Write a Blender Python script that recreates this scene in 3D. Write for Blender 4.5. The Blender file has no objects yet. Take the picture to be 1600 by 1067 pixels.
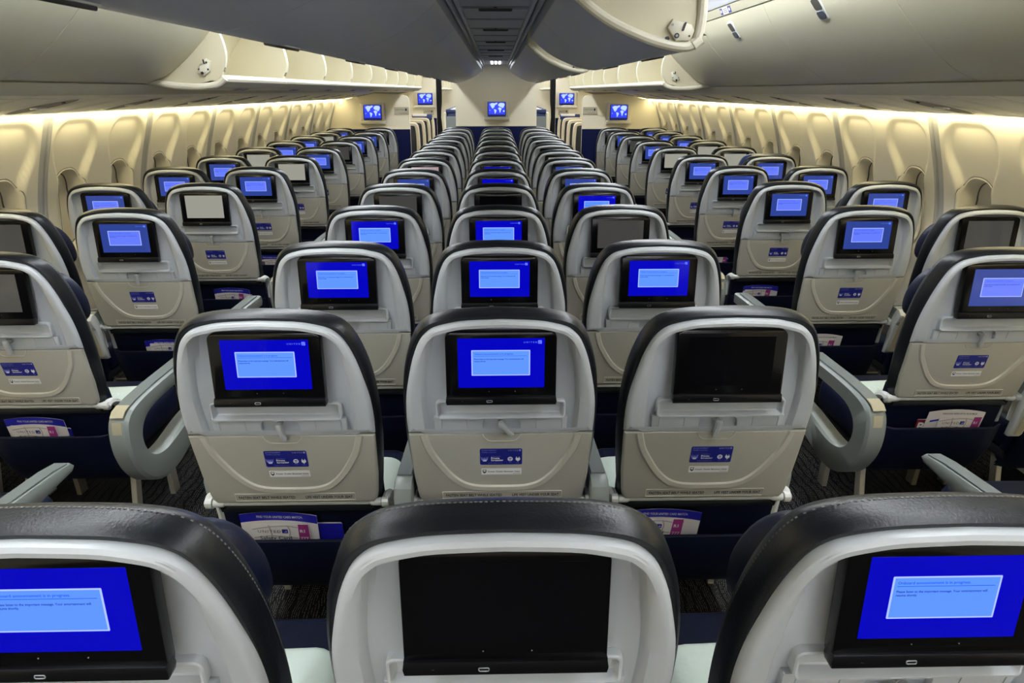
import bpy, bmesh, math, random
from math import sin, cos, pi, radians, sqrt
random.seed(7)
scene = bpy.context.scene
COL = scene.collection
H = 1.64            # camera height
SH = 0.222          # seat backs lean: y grows by SH per metre going down
ZT = 1.165

# ------------------------------------------------------------------ materials
MATS = {}
def mat(name, col, rough=0.5, spec=0.5, metal=0.0, emit=None, estr=0.0, coat=0.0, bump=None, var=None):
    m = bpy.data.materials.new(name); m.use_nodes = True
    nt = m.node_tree; b = nt.nodes['Principled BSDF']
    b.inputs['Base Color'].default_value = (*col, 1)
    b.inputs['Roughness'].default_value = rough
    b.inputs['Metallic'].default_value = metal
    b.inputs['Specular IOR Level'].default_value = spec
    if coat: b.inputs['Coat Weight'].default_value = coat; b.inputs['Coat Roughness'].default_value = 0.08
    if emit:
        b.inputs['Emission Color'].default_value = (*emit, 1)
        b.inputs['Emission Strength'].default_value = estr
    if bump or var:
        tc = nt.nodes.new('ShaderNodeTexCoord')
    if bump:
        sc, st, dist = bump
        n = nt.nodes.new('ShaderNodeTexNoise'); n.inputs['Scale'].default_value = sc; n.inputs['Detail'].default_value = 4
        bp = nt.nodes.new('ShaderNodeBump'); bp.inputs['Strength'].default_value = st; bp.inputs['Distance'].default_value = dist
        nt.links.new(tc.outputs['Object'], n.inputs['Vector']); nt.links.new(n.outputs['Fac'], bp.inputs['Height'])
        nt.links.new(bp.outputs['Normal'], b.inputs['Normal'])
    if var:
        sc, amt = var
        n2 = nt.nodes.new('ShaderNodeTexNoise'); n2.inputs['Scale'].default_value = sc; n2.inputs['Detail'].default_value = 3
        r = nt.nodes.new('ShaderNodeValToRGB')
        r.color_ramp.elements[0].position = 0.3; r.color_ramp.elements[1].position = 0.7
        r.color_ramp.elements[0].color = (*[c*(1-amt) for c in col], 1); r.color_ramp.elements[1].color = (*[min(1, c*(1+amt)) for c in col], 1)
        nt.links.new(tc.outputs['Object'], n2.inputs['Vector']); nt.links.new(n2.outputs['Fac'], r.inputs['Fac'])
        nt.links.new(r.outputs['Color'], b.inputs['Base Color'])
    MATS[name] = m
    return m

shellm = mat('shell_grey_plastic', (.47, .495, .515), .38, .5, bump=(900, .05, .0006))
ringm = mat('shell_line_plastic', (.36, .375, .385), .4)  # darker grey stands in for shading along the blank panel outlines
traym = mat('tray_taupe_plastic', (.385, .37, .315), .42, .5, bump=(900, .05, .0006))
ridgem = mat('tray_ridge_plastic', (.49, .47, .40), .4)
whitem = mat('hinge_white_plastic', (.62, .63, .60), .35)
leather = mat('black_leather', (.006, .0075, .010), .36, .38, bump=(220, .25, .002))
thread = mat('grey_thread', (.13, .13, .13), .8)
navy = mat('navy_leather', (.003, .006, .022), .42, .3, bump=(200, .2, .002))
navyb = mat('bright_navy_leather', (.006, .022, .11), .38, .5, bump=(200, .2, .002))
bezel = mat('monitor_black', (.003, .003, .0035), .16, .3)
bezel2 = mat('monitor_lip_black', (.004, .004, .005), .28, .35)
slot = mat('usb_slot_grey', (.30, .31, .33), .4)
armm = mat('arm_grey_plastic', (.25, .275, .255), .36)
armp = mat('arm_pad_grey', (.16, .18, .175), .45)
goldm = mat('arm_trim_champagne', (.52, .47, .32), .35, metal=.2)
metal = mat('leg_metal', (.42, .39, .31), .4, metal=.6)
darkm = mat('dark_plastic', (.012, .012, .014), .5)
latchm = mat('latch_grey', (.40, .415, .42), .3)
scr_off = mat('screen_glass_off', (.003, .003, .004), .10, .35)
scr_blue = mat('screen_blue', (.0, .0, .002), .10, .5, emit=(.001, .001, .33), estr=1.0)
scr_blue2 = mat('screen_blue_pale', (.0, .0, .002), .10, .5, emit=(.018, .036, .19), estr=1.0)  # pale variant bakes oblique-view wash and glass reflections into the colour
scr_dlg = mat('screen_dialog', (.0, .0, .002), .10, .5, emit=(.075, .20, .78), estr=1.0)
scr_dlg2 = mat('screen_dialog_pale', (.0, .0, .002), .10, .5, emit=(.085, .13, .68), estr=1.0)
scr_brd = mat('screen_dialog_border', (0, 0, .002), .1, .5, emit=(.28, .36, .78), estr=1.0)
scr_t1 = mat('screen_heading_text', (0, 0, .002), .1, .5, emit=(.004, .055, .50), estr=1.0)
scr_t2 = mat('screen_body_text', (0, 0, .002), .1, .5, emit=(.001, .003, .09), estr=1.0)
scr_logo = mat('screen_logo_text', (0, 0, .002), .1, .5, emit=(.10, .16, .75), estr=1.0)
scr_reflect = mat('screen_idle_grey', (.01, .01, .01), .10, .5, emit=(.20, .20, .17), estr=1.0)  # grey glow imitates reflections and off-angle backlight on blank glass
scr_reflect2 = mat('screen_idle_dim', (.01, .01, .01), .10, .5, emit=(.030, .029, .027), estr=1.0)  # faint glow stands in for reflections on a dark screen
scr_pink = mat('screen_idle_rosy', (.01, .01, .01), .10, .5, emit=(.26, .19, .20), estr=1.0)  # rosy glow stands in for pinkish reflections on the glass
sticker_b = mat('sticker_blue', (.012, .016, .22), .35)
sticker_w = mat('sticker_white', (.72, .72, .72), .45)
sticker_l = mat('sticker_pale_blue', (.30, .34, .75), .45)
ink = mat('ink_black', (.012, .012, .014), .6)
wallm = mat('sidewall_cream', (.74, .70, .57), .42, .4)
shade = mat('window_shade_cream', (.66, .61, .47), .5)
seam = mat('seam_dark', (.10, .095, .085), .6)
seamg = mat('seam_grey', (.38, .38, .36), .45)
binm = mat('bin_cream', (.60, .565, .41), .36, .4)
bini = mat('bin_interior_cream', (.56, .515, .36), .5)
railc = mat('label_rail_cream', (.40, .37, .26), .5)
cbin = mat('centre_bin_grey', (.42, .45, .53), .36, .4)  # bins are cream; blue-grey imitates bluish bounce light on their undersides
lipm = mat('bin_lip_cream', (.62, .59, .47), .38)
blackm = mat('channel_black', (.004, .004, .004), .7)
ceilm = mat('ceiling_grey', (.62, .64, .68), .5)
railm = mat('ceiling_rail_grey', (.60, .63, .70), .35)
ventm = mat('vent_olive', (.085, .08, .06), .6)
psum = mat('service_panel_cream', (.82, .80, .72), .42)
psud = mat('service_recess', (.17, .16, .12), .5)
cream = mat('bulkhead_cream', (.72, .665, .52), .5)
navyw = mat('bulkhead_navy', (.002, .006, .050), .8, .2)
housing = mat('display_housing', (.62, .60, .52), .4)
mapsea = mat('map_sea', (0, 0, 0), .15, .5, emit=(.012, .03, .62), estr=1.0)
mapland = mat('map_land', (0, 0, 0), .15, .5, emit=(.33, .45, .85), estr=1.0)
mapblk = mat('map_band', (0, 0, 0), .15, .5, emit=(.002, .002, .012), estr=1.0)
plaque = mat('plaque_tan', (.42, .385, .29), .4, metal=.2)
curtm = mat('curtain_black', (.006, .006, .009), .9)
mintm = mat('pillow_mint', (.62, .72, .66), .8, bump=(40, .4, .004))
minti = mat('pillow_print', (.75, .80, .76), .8)
magenta = mat('card_magenta', (.33, .03, .20), .5)
cardw = mat('card_white', (.72, .68, .66), .5)
cardg = mat('card_route_grey', (.40, .38, .36), .5)
cardred = mat('magazine_red', (.20, .006, .025), .4)
cardblue = mat('magazine_blue', (.012, .012, .36), .4)
cardpic = mat('credit_card_grey', (.12, .09, .12), .4)
premium = mat('premium_shell_beige', (.60, .52, .36), .5)
strip_e = mat('wash_light', (.8, .8, .7), .5, emit=(1.0, .87, .52), estr=10)
aisle_e = mat('aisle_light', (.8, .8, .8), .5, emit=(.93, .97, 1.0), estr=22)
white_e = mat('ceiling_tube', (.9, .9, .9), .5, emit=(.9, .95, 1.0), estr=6)

# carpet: black with rows of pale flecks
carpet = mat('carpet_fleck', (.006, .006, .007), .95, .1)
def _carpet():
    nt = carpet.node_tree; b = nt.nodes['Principled BSDF']; L = nt.links
    tc = nt.nodes.new('ShaderNodeTexCoord')
    ns = nt.nodes.new('ShaderNodeTexNoise'); ns.inputs['Scale'].default_value = 3.2
    L.new(tc.outputs['Object'], ns.inputs['Vector'])
    add = nt.nodes.new('ShaderNodeVectorMath'); add.operation = 'MULTIPLY_ADD'
    add.inputs[1].default_value = (.10, .10, 0)
    L.new(ns.outputs['Color'], add.inputs[0]); L.new(tc.outputs['Object'], add.inputs[2])
    vor = nt.nodes.new('ShaderNodeTexVoronoi'); vor.inputs['Scale'].default_value = 135; vor.inputs['Randomness'].default_value = .16
    L.new(add.outputs[0], vor.inputs['Vector'])
    lt = nt.nodes.new('ShaderNodeMath'); lt.operation = 'LESS_THAN'; lt.inputs[1].default_value = .175
    L.new(vor.outputs['Distance'], lt.inputs[0])
    wv = nt.nodes.new('ShaderNodeTexWave'); wv.inputs['Scale'].default_value = 9; wv.inputs['Distortion'].default_value = 4; wv.inputs['Detail'].default_value = 1
    L.new(tc.outputs['Object'], wv.inputs['Vector'])
    gt = nt.nodes.new('ShaderNodeMath'); gt.operation = 'GREATER_THAN'; gt.inputs[1].default_value = .12
    L.new(wv.outputs['Fac'], gt.inputs[0])
    mu = nt.nodes.new('ShaderNodeMath'); mu.operation = 'MULTIPLY'
    L.new(lt.outputs[0], mu.inputs[0]); L.new(gt.outputs[0], mu.inputs[1])
    mx = nt.nodes.new('ShaderNodeMix'); mx.data_type = 'RGBA'
    mx.inputs[6].default_value = (.006, .006, .007, 1); mx.inputs[7].default_value = (.30, .29, .26, 1)
    L.new(mu.outputs[0], mx.inputs[0]); L.new(mx.outputs[2], b.inputs['Base Color'])
_carpet()

# ------------------------------------------------------------------ mesh helpers
def offset2d(poly, d):
    """Shift a closed counter- or clockwise outline inwards by d (outwards when negative)."""
    n = len(poly); A = sum(poly[i][0]*poly[(i+1) % n][1] - poly[(i+1) % n][0]*poly[i][1] for i in range(n))
    sg = 1 if A > 0 else -1
    out = []
    for i in range(n):
        p0, p1, p2 = poly[i-1], poly[i], poly[(i+1) % n]
        def nrm(a, b):
            dx, dy = b[0]-a[0], b[1]-a[1]; l = sqrt(dx*dx+dy*dy) or 1e-9
            return (-dy/l*sg, dx/l*sg)
        a, b = nrm(p0, p1), nrm(p1, p2)
        mx, my = a[0]+b[0], a[1]+b[1]; l2 = mx*mx+my*my
        if l2 < .2: mx, my, l2 = a[0], a[1], 2.0*.5
        k = 2.0/l2 if l2 > .5 else 1.0
        k = min(k, 1.4)
        out.append((p1[0]+mx*k*d, p1[1]+my*k*d))
    return out

def rrect(x0, x1, z0, z1, r, n=4):
    pts = []
    for cx, cz, a0 in ((x1-r, z0+r, -90), (x1-r, z1-r, 0), (x0+r, z1-r, 90), (x0+r, z0+r, 180)):
        for i in range(n+1):
            a = radians(a0 + 90*i/n); pts.append((cx+r*cos(a), cz+r*sin(a)))
    return pts

def smooth_curve(pts, per=5):
    """Catmull-Rom through the points (open)."""
    P = [pts[0]] + list(pts) + [pts[-1]]; out = []
    for i in range(1, len(P)-2):
        p0, p1, p2, p3 = P[i-1], P[i], P[i+1], P[i+2]
        for j in range(per):
            t = j/per
            out.append(tuple(.5*((2*b)+(-a+c)*t+(2*a-5*b+4*c-d)*t*t+(-a+3*b-3*c+d)*t**3) for a, b, c, d in zip(p0, p1, p2, p3)))
    out.append(tuple(pts[-1]))
    return out

XZ = lambda a, b, d: (a, d, b)       # outline in x,z ; depth along y
YZ = lambda a, b, d: (d, a, b)       # outline in y,z ; depth along x
XY = lambda a, b, d: (a, b, d)

class MB:
    def __init__(s): s.v, s.f, s.m, s.mats = [], [], [], []
    def mi(s, m):
        if m not in s.mats: s.mats.append(m)
        return s.mats.index(m)
    def loft(s, loops, m, cap0=True, cap1=True, closed=True):
        k = s.mi(m); n = len(loops[0]); base = len(s.v)
        for L in loops: s.v += [tuple(p) for p in L]
        for i in range(len(loops)-1):
            a, b = base+i*n, base+(i+1)*n
            for j in range(n if closed else n-1):
                j2 = (j+1) % n
                s.f.append((a+j, a+j2, b+j2, b+j)); s.m.append(k)
        if cap0: s.f.append(tuple(base+j for j in range(n))[::-1]); s.m.append(k)
        if cap1: s.f.append(tuple(base+(len(loops)-1)*n+j for j in range(n))); s.m.append(k)
    def slab(s, poly, d0, d1, m, ax=XZ, bev=0.0, steps=2, both=True):
        """Outline extruded from depth d0 to d1 with rounded rims."""
        if bev <= 0: loops = [[ax(a, b, d0) for a, b in poly], [ax(a, b, d1) for a, b in poly]]
        else:
            sg = 1 if d1 > d0 else -1; loops = []
            for i in range(steps+1):
                t = i/steps*pi/2; ins = bev*(1-sin(t)); dd = bev*(1-cos(t))
                loops.append([ax(a, b, d0+sg*dd) for a, b in offset2d(poly, ins)])
            if both:
                for i in range(steps+1):
                    t = (1-i/steps)*pi/2; ins = bev*(1-sin(t)); dd = bev*(1-cos(t))
                    loops.append([ax(a, b, d1-sg*dd) for a, b in offset2d(poly, ins)])
            else: loops.append([ax(a, b, d1) for a, b in poly])
        s.loft(loops, m)
    def box(s, x0, x1, y0, y1, z0, z1, m, bev=0.0):
        if bev > 0:
            s.slab(rrect(x0, x1, z0, z1, bev, 2), y0, y1, m, XZ, bev*.8, 2)
        else: s.slab([(x0, z0), (x1, z0), (x1, z1), (x0, z1)], y0, y1, m)
    def tube(s, path, r, m, n=8, flat=1.0, cap=True):
        loops = []
        for i, p in enumerate(path):
            a = path[max(i-1, 0)]; b = path[min(i+1, len(path)-1)]
            t = [b[k]-a[k] for k in range(3)]; l = sqrt(sum(c*c for c in t)) or 1; t = [c/l for c in t]
            up = (0, 0, 1) if abs(t[2]) < .9 else (1, 0, 0)
            u = (t[1]*up[2]-t[2]*up[1], t[2]*up[0]-t[0]*up[2], t[0]*up[1]-t[1]*up[0]); lu = sqrt(sum(c*c for c in u)); u = [c/lu for c in u]
            w = (u[1]*t[2]-u[2]*t[1], u[2]*t[0]-u[0]*t[2], u[0]*t[1]-u[1]*t[0])
            rr = r[i] if isinstance(r, (list, tuple)) else r
            loops.append([tuple(p[k]+rr*(cos(2*pi*j/n)*u[k]+flat*sin(2*pi*j/n)*w[k]) for k in range(3)) for j in range(n)])
        s.loft(loops, m, cap, cap)
    def ring(s, poly, w, d_base, d_top, m, ax=XZ):
        """A raised bead of width w that follows a closed outline."""
        ins = [offset2d(poly, w*t) for t in (0, .3, .7, 1)]
        dd = (d_base, d_top, d_top, d_base)
        s.loft([[ax(a, b, d) for a, b in L] for L, d in zip(ins, dd)], m, False, False)
    def band(s, path2, w, d_base, d_top, m, ax=XZ):
        """A raised bead of width w along an open 2D path."""
        L0, L1, L2, L3 = [], [], [], []
        for i, p in enumerate(path2):
            a = path2[max(i-1, 0)]; b = path2[min(i+1, len(path2)-1)]
            dx, dz = b[0]-a[0], b[1]-a[1]; l = sqrt(dx*dx+dz*dz) or 1; nx, nz = -dz/l, dx/l
            for L, t, d in ((L0, -.5, d_base), (L1, -.3, d_top), (L2, .3, d_top), (L3, .5, d_base)):
                L.append(ax(p[0]+nx*w*t, p[1]+nz*w*t, d))
        s.loft([L0, L1, L2, L3], m, False, False, closed=False)
    def face(s, pts, m): 
        b = len(s.v); s.v += [tuple(p) for p in pts]; s.f.append(tuple(range(b, b+len(pts)))); s.m.append(s.mi(m))
    def disc(s, cx, cz, r, d0, d1, m, ax=XZ, n=14):
        s.slab([(cx+r*cos(2*pi*i/n), cz+r*sin(2*pi*i/n)) for i in range(n)], d0, d1, m, ax)
    def text(s, txt, x, z, size, d, m, ax=XZ, align='LEFT', width=None, bold=0.0, space=1.0, skew=0.0):
        vs, fs = text_data(txt, bold, space)
        if not vs: return
        w = max(v[0] for v in vs)-min(v[0] for v in vs); x0 = min(v[0] for v in vs)
        sx = size if width is None else width/w
        off = {'LEFT': 0, 'CENTER': -w*sx/2, 'RIGHT': -w*sx}[align]
        b = len(s.v); k = s.mi(m)
        s.v += [ax(x+off+(v[0]-x0)*sx+skew*v[1]*size, z+v[1]*size, d) for v in vs]
        for f in fs: s.f.append(tuple(b+i for i in f)); s.m.append(k)
    def map(s, fn): s.v = [fn(*p) for p in s.v]; return s
    def shear(s): return s.map(lambda x, y, z: (x, y+SH*(ZT-z), z))
    def mesh(s, name, angle=35):
        me = bpy.data.meshes.new(name); me.from_pydata(s.v, [], s.f)
        for m in s.mats: me.materials.append(m)
        me.polygons.foreach_set('material_index', s.m)
        bm = bmesh.new(); bm.from_mesh(me); bmesh.ops.recalc_face_normals(bm, faces=bm.faces); bm.to_mesh(me); bm.free()
        me.shade_smooth(); me.set_sharp_from_angle(angle=radians(angle)); me.update()
        return me
    def build(s, name, parent=None, loc=None, angle=35):
        return link(name, s.mesh(name, angle), parent, loc)

_tx = {}
def text_data(txt, bold, space):
    key = (txt, bold, space)
    if key in _tx: return _tx[key]
    cu = bpy.data.curves.new('lettering', 'FONT'); cu.body = txt; cu.size = 1; cu.offset = bold; cu.space_character = space; cu.resolution_u = 2
    o = bpy.data.objects.new('lettering', cu); COL.objects.link(o)
    dg = bpy.context.evaluated_depsgraph_get(); me = bpy.data.meshes.new_from_object(o.evaluated_get(dg))
    vs = [tuple(v.co) for v in me.vertices]; fs = [tuple(p.vertices) for p in me.polygons]
    bpy.data.objects.remove(o); bpy.data.curves.remove(cu); bpy.data.meshes.remove(me)
    _tx[key] = (vs, fs); return vs, fs

def link(name, me, parent=None, loc=None):
    o = bpy.data.objects.new(name, me); COL.objects.link(o)
    if parent: o.parent = parent
    if loc: o.location = loc
    return o
def tag(o, label, cat, group=None, kind=None):
    o['label'] = label; o['category'] = cat
    if group: o['group'] = group
    if kind: o['kind'] = kind
    return o
def thing(name, label, cat, loc, group=None, rz=0):
    o = bpy.data.objects.new(name, None); COL.objects.link(o); o.location = loc; o.rotation_euler = (0, 0, rz); o.empty_display_size = .1
    return tag(o, label, cat, group)
def struct(o): o['kind'] = 'structure'; return o

WORDS20 = {17+i: w for i, w in enumerate('seventeenth eighteenth nineteenth twentieth twenty-first twenty-second twenty-third twenty-fourth twenty-fifth twenty-sixth twenty-seventh twenty-eighth twenty-ninth thirtieth thirty-first thirty-second thirty-third thirty-fourth thirty-fifth thirty-sixth thirty-seventh thirty-eighth'.split())}
ORD = ['zeroth', 'first', 'second', 'third', 'fourth', 'fifth', 'sixth', 'seventh', 'eighth', 'ninth', 'tenth', 'eleventh', 'twelfth', 'thirteenth', 'fourteenth', 'fifteenth', 'sixteenth']

# ------------------------------------------------------------------ the seat
def mirror_outline(half):
    """Half outline (x>=0) listed from top centre down to the bottom -> closed outline."""
    left = [(-x, z) for x, z in half if x > 1e-6]
    return list(half) + left[::-1]

LEA = smooth_curve([(0, 1.168), (.08, 1.1655), (.13, 1.159), (.164, 1.148), (.191, 1.126), (.211, 1.087), (.2275, 1.03), (.237, .965), (.2405, .885), (.239, .80), (.231, .70), (.222, .62), (.216, .56)], 3)
LEA_O = mirror_outline(LEA)
SHE = smooth_curve([(0, 1.153), (.08, 1.1495), (.118, 1.1430), (.152, 1.1330), (.172, 1.118), (.1885, 1.096), (.206, 1.051), (.221, .988), (.2292, .94), (.2325, .887), (.2315, .8365)], 3)
INN = smooth_curve([(0, 1.130), (.08, 1.1292), (.118, 1.1265), (.145, 1.121), (.160, 1.1135), (.1685, 1.100), (.1755, 1.06), (.1815, 1.00), (.1845, .95), (.1845, .90), (.1815, .8365)], 3)
SHE_O, INN_O = mirror_outline(SHE), mirror_outline(INN)

def sstep(t): t = max(0, min(1, t)); return t*t*(3-2*t)

def shrink_open(half, d, keep_bottom=True):
    o = offset2d(mirror_outline(half), d)
    zb = half[-1][1]; n = len(half)
    return [(x, max(z, zb) if keep_bottom else z) for x, z in o]

def make_seat_meshes():
    M = {}
    # leather cover of the seat back (cushion behind the plastic shell)
    b = MB(); loops = []
    for ins, n in ((.045, .052), (.034, .046), (.026, .014), (.014, .006), (.008, .005), (.003, .012), (-.0005, .028), (-.001, .050), (-.001, .054), (.004, .066), (.014, .082), (.032, .098), (.06, .106)):
        loops.append([(x, n, z) for x, z in offset2d(LEA_O, ins)])
    b.loft(loops, leather)
    # stitched seam over the top
    O = offset2d(LEA_O, -.0018)
    n = len(LEA); top = [O[i] for i in range(0, n-6)]
    topl = [O[-i] for i in range(1, n-6)][::-1]
    run = topl + top
    acc = []
    for i in range(len(run)-1):
        (x0, z0), (x1, z1) = run[i], run[i+1]; l = sqrt((x1-x0)**2+(z1-z0)**2); k = max(1, int(l/.006))
        for j in range(k):
            acc.append((x0+(x1-x0)*j/k, z0+(z1-z0)*j/k, (x1-x0)/l, (z1-z0)/l))
    for x, z, tx, tz in acc:
        a = .0017; nx, nz = -tz, tx
        if nz < 0 and abs(x) < .1: nx, nz = -nx, -nz
        h = .0008
        b.face([(x-tx*a, .0495, z-tz*a), (x+tx*a, .0495, z+tz*a), (x+tx*a, .0525, z+tz*a), (x-tx*a, .0525, z-tz*a)], thread)
    M['backrest'] = b.shear().mesh('backrest')
    # headrest with side wings, on the sitter's side
    b = MB()
    hd = mirror_outline(smooth_curve([(0, 1.088), (.10, 1.086), (.150, 1.077), (.182, 1.048), (.201, 1.00), (.206, .95), (.194, .905), (.14, .880), (0, .873)], 3))
    loops = []
    for ins, n in ((.03, .080), (.008, .088), (0, .104), (-.002, .120), (.006, .138), (.022, .150), (.045, .155)):
        loops.append([(x, n+.30*max(0, abs(x)-.11)*(1 if n > .11 else 0), z) for x, z in offset2d(hd, ins)])
    b.loft(loops, navy)
    M['headrest'] = b.shear().mesh('headrest')
    # grey plastic shell
    b = MB(); loops = []
    nS = lambda z, k: .008 + .026*sstep((z-.945)/.14)
    for half, ins, n in ((SHE, .0, .016), (SHE, 0, .002), (SHE, .003, -.006), (SHE, .009, -.0105), (SHE, .016, -.011)):
        loops.append([(x, n, z) for x, z in shrink_open(half, ins)])
    loops.append([(x, -.0085, z) for x, z in shrink_open(INN, -.007)])
    loops.append([(x, -.003, z) for x, z in shrink_open(INN, -.001)])
    loops.append([(x, nS(z, 0)*.75, z) for x, z in shrink_open(INN, .004)])
    loops.append([(x, nS(z, 0), z) for x, z in shrink_open(INN, .012)])
    loops.append([(x*.6, nS(z, 0), 0.8365+(z-.8365)*.8) for x, z in shrink_open(INN, .012)])
    b.loft(loops, shellm, cap0=False)
    # trough under the monitor
    tr_ = rrect(-.1585, .1585, .8825, .9335, .012, 5)
    b.loft([[(x, n_-(.008*sstep((.905-z)/.02) if n_ < 0 else 0), z) for x, z in offset2d(tr_, i_)] for i_, n_ in ((0, .012), (0, -.0065), (.002, -.0092), (.005, -.0092), (.0075, -.005), (.0095, .004), (.012, .0066))], shellm, False, True)
    # blank panels and the latch recess
    for x0, x1 in ((-.1475, -.0825), (.0875, .153)):
        b.ring(rrect(x0, x1, .8455, .8790, .005), .0018, -.004, -.0058, ringm)
    rec = smooth_curve([(-.046, .8375), (-.0455, .862), (-.041, .873), (-.031, .8785), (.034, .8785), (.044, .873), (.0495, .862), (.0505, .8375)], 3)
    b.slab([(-.163, .8375)] + rec + [(.163, .8375), (.1655, .8825), (-.1655, .8825)], .011, -.0045, shellm, XZ, .002, 2)
    b.box(-.231, .231, .0005, .012, .8335, .8372, seam)
    M['back_shell'] = b.shear().mesh('back_shell')
    # tray table
    b = MB()
    trp = [(-.2305, .8345), (-.2300, .80), (-.2255, .70), (-.2195, .640), (-.2165, .621), (-.207, .609), (.207, .609), (.2165, .621), (.2195, .640), (.2255, .70), (.23, .80), (.2305, .8345)]
    cut = [(.0505, .8345), (.047, .825), (.040, .8165), (.028, .811), (-.024, .811), (-.036, .8165), (-.043, .825), (-.046, .8345)]
    b.slab(trp, .014, -.009, traym, XZ, .006, 3, both=True)
    U = smooth_curve([(-.1935, .833), (-.181, .785), (-.1635, .750), (-.138, .708), (-.108, .676), (-.078, .661), (-.04, .6555), (.04, .6555), (.078, .661), (.108, .676), (.138, .708), (.1635, .750), (.181, .785), (.1935, .833)], 4)
    b.band(U, .021, -.0075, -.0150, ridgem)
    b.band(smooth_curve(cut, 3), .0035, -.008, -.0115, ridgem)
    b.slab(offset2d(cut, .002), -.004, -.0096, traym, XZ, 0)
    M['tray_table'] = b.shear().mesh('tray_table')
    # latch (origin at its pivot)
    b = MB()
    b.disc(0, 0, .0085, .009, -.010, latchm)
    pin = [(.0078*cos(radians(a)), .0078*sin(radians(a))) for a in range(0, 181, 20)] + [(-.0062, -.012), (-.0072, -.038), (-.005, -.0435), (.005, -.0435), (.0072, -.038), (.0062, -.012)]
    b.slab(pin, -.010, -.024, latchm, XZ, .003, 2)
    M['latch'] = b.map(lambda x, y, z: (x, y-SH*z, z)).mesh('latch')
    # blue entertainment sticker, white notice, belt placard
    dS = -.0094
    b = MB(); b.slab(rrect(-.054, .054, .734, .7865, .004), -.0088, dS, sticker_b)
    d = dS-.0004
    b.text('ENTERTAINMENT', -.049, .7795, .0048, d, sticker_l, bold=.0); b.text('Available in your seat', -.049, .7735, .0042, d, sticker_l)
    b.text('UNITED', .044, .7785, .0052, d, sticker_w, align='RIGHT', space=1.6); b.slab(rrect(.046, .0505, .778, .783, .0005, 1), dS, d, sticker_l)
    for i, (h, w) in enumerate(((.012, .0022), (.009, .0022), (.0075, .003), (.009, .0022), (.012, .0022))):
        b.slab([(-.042+(i-2)*.0042-(2-i)*.0006-.001, .7565+h*.45), (-.042+(i-2)*.0030+w*.6, .7495), (-.042+(i-2)*.0030-w*.6, .7495)], dS, d, sticker_l)
    b.slab([(-.0475, .7495), (-.0365, .7495), (-.038, .7455), (-.046, .7455)], dS, d, sticker_w)
    b.text('Private', -.0255, .7530, .0078, d, sticker_w, bold=.03); b.text('Screening', -.0255, .7463, .0078, d, sticker_w, bold=.03)
    b.text('by Entertainment', -.0255, .7605, .0034, d, sticker_l); b.text('movies, music and more', -.033, .7385, .0038, d, sticker_l)
    b.disc(.0235, .7525, .0068, dS, d, sticker_w); b.slab(rrect(.0195, .0275, .7535, .7560, .001, 1), d, d-.0003, sticker_b); b.slab(rrect(.0205, .0265, .7490, .7508, .0008, 1), d, d-.0003, sticker_b)
    plug = [(.0375, .7555), (.0375, .7505), (.040, .7472), (.0425, .7462), (.0425, .7432), (.044, .7432), (.044, .7462), (.0465, .7472), (.049, .7505), (.049, .7555)]
    b.slab(plug, dS, d, sticker_w)
    for px in (.0396, .0462): b.slab([(px-.0008, .7555), (px+.0008, .7555), (px+.0008, .7595), (px-.0008, .7595)], dS, d, sticker_w)
    b.text('Wi-Fi', .0235, .7405, .0034, d, sticker_l, align='CENTER'); b.text('Power', .043, .7385, .0034, d, sticker_l, align='CENTER')
    M['entertainment_sticker'] = b.shear().mesh('entertainment_sticker')
    b = MB(); b.slab(rrect(-.051, .053, .7005, .7215, .002), -.0088, dS, sticker_w)
    b.slab([(-.048, .7175), (-.038, .7175), (-.0385, .709), (-.043, .7045), (-.0475, .709)], dS, d, ink); b.slab([(-.0465, .716), (-.0395, .716), (-.040, .7125), (-.043, .710), (-.046, .7125)], d, d-.0003, sticker_w)
    b.text('Power Outlet Between Seats', -.034, .7090, .0062, d, ink, bold=.02, width=.083)
    b.box(.030, .050, d, dS, .7035, .7042, ink)
    M['notice_label'] = b.shear().mesh('notice_label')
    b = MB(); b.ring(rrect(-.1565, .1615, .6165, .6435, .004), .003, -.0085, -.0110, ridgem)
    b.slab(rrect(-.154, .159, .619, .641, .003), -.0085, dS, traym)
    b.text('FASTEN SEAT BELT WHILE SEATED', -.146, .6255, .0122, d, ink, bold=.028, width=.148)
    b.text('LIFE VEST UNDER YOUR SEAT', .029, .6255, .0122, d, ink, bold=.028, width=.124)
    M['placard'] = b.shear().mesh('placard')
    # hinge bar below the tray with its end cups
    b = MB()
    b.tube([(-.20, .006, .600), (.20, .006, .600)], .0085, whitem, 10)
    for sx in (-1, 1):
        b.tube([(sx*.195, .006, .600), (sx*.20, .006, .600), (sx*.222, .006, .600), (sx*.224, .006, .600)], [.010, .0125, .0125, .0115], whitem, 12)
        b.tube([(sx*.226, .006, .600), (sx*.243, .006, .600), (sx*.246, .006, .600)], [.0165, .0165, .012], whitem, 12)
    M['tray_hinge'] = b.shear().mesh('tray_hinge')
    for sx in (-1, 1):
        b = MB()
        p = smooth_curve([(sx*.236, .128, .600), (sx*.238, .150, .606), (sx*.240, .185, .588), (sx*.240, .205, .54), (sx*.240, .215, .47)], 4)
        b.tube(p, .014, whitem, 8)
        M['tray_arm%d' % sx] = b.mesh('tray_arm')
    # navy lower back and the literature pocket
    b = MB()
    b.slab(rrect(-.224, .224, .27, .66, .02), .030, .075, navy, XZ, .012, 2)
    M['lower_back'] = b.shear().mesh('lower_back')
    b = MB()
    half = [(-.222, .25), (.222, .25), (.224, .36), (.222, .476), (-.222, .476), (-.224, .36)]
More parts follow.
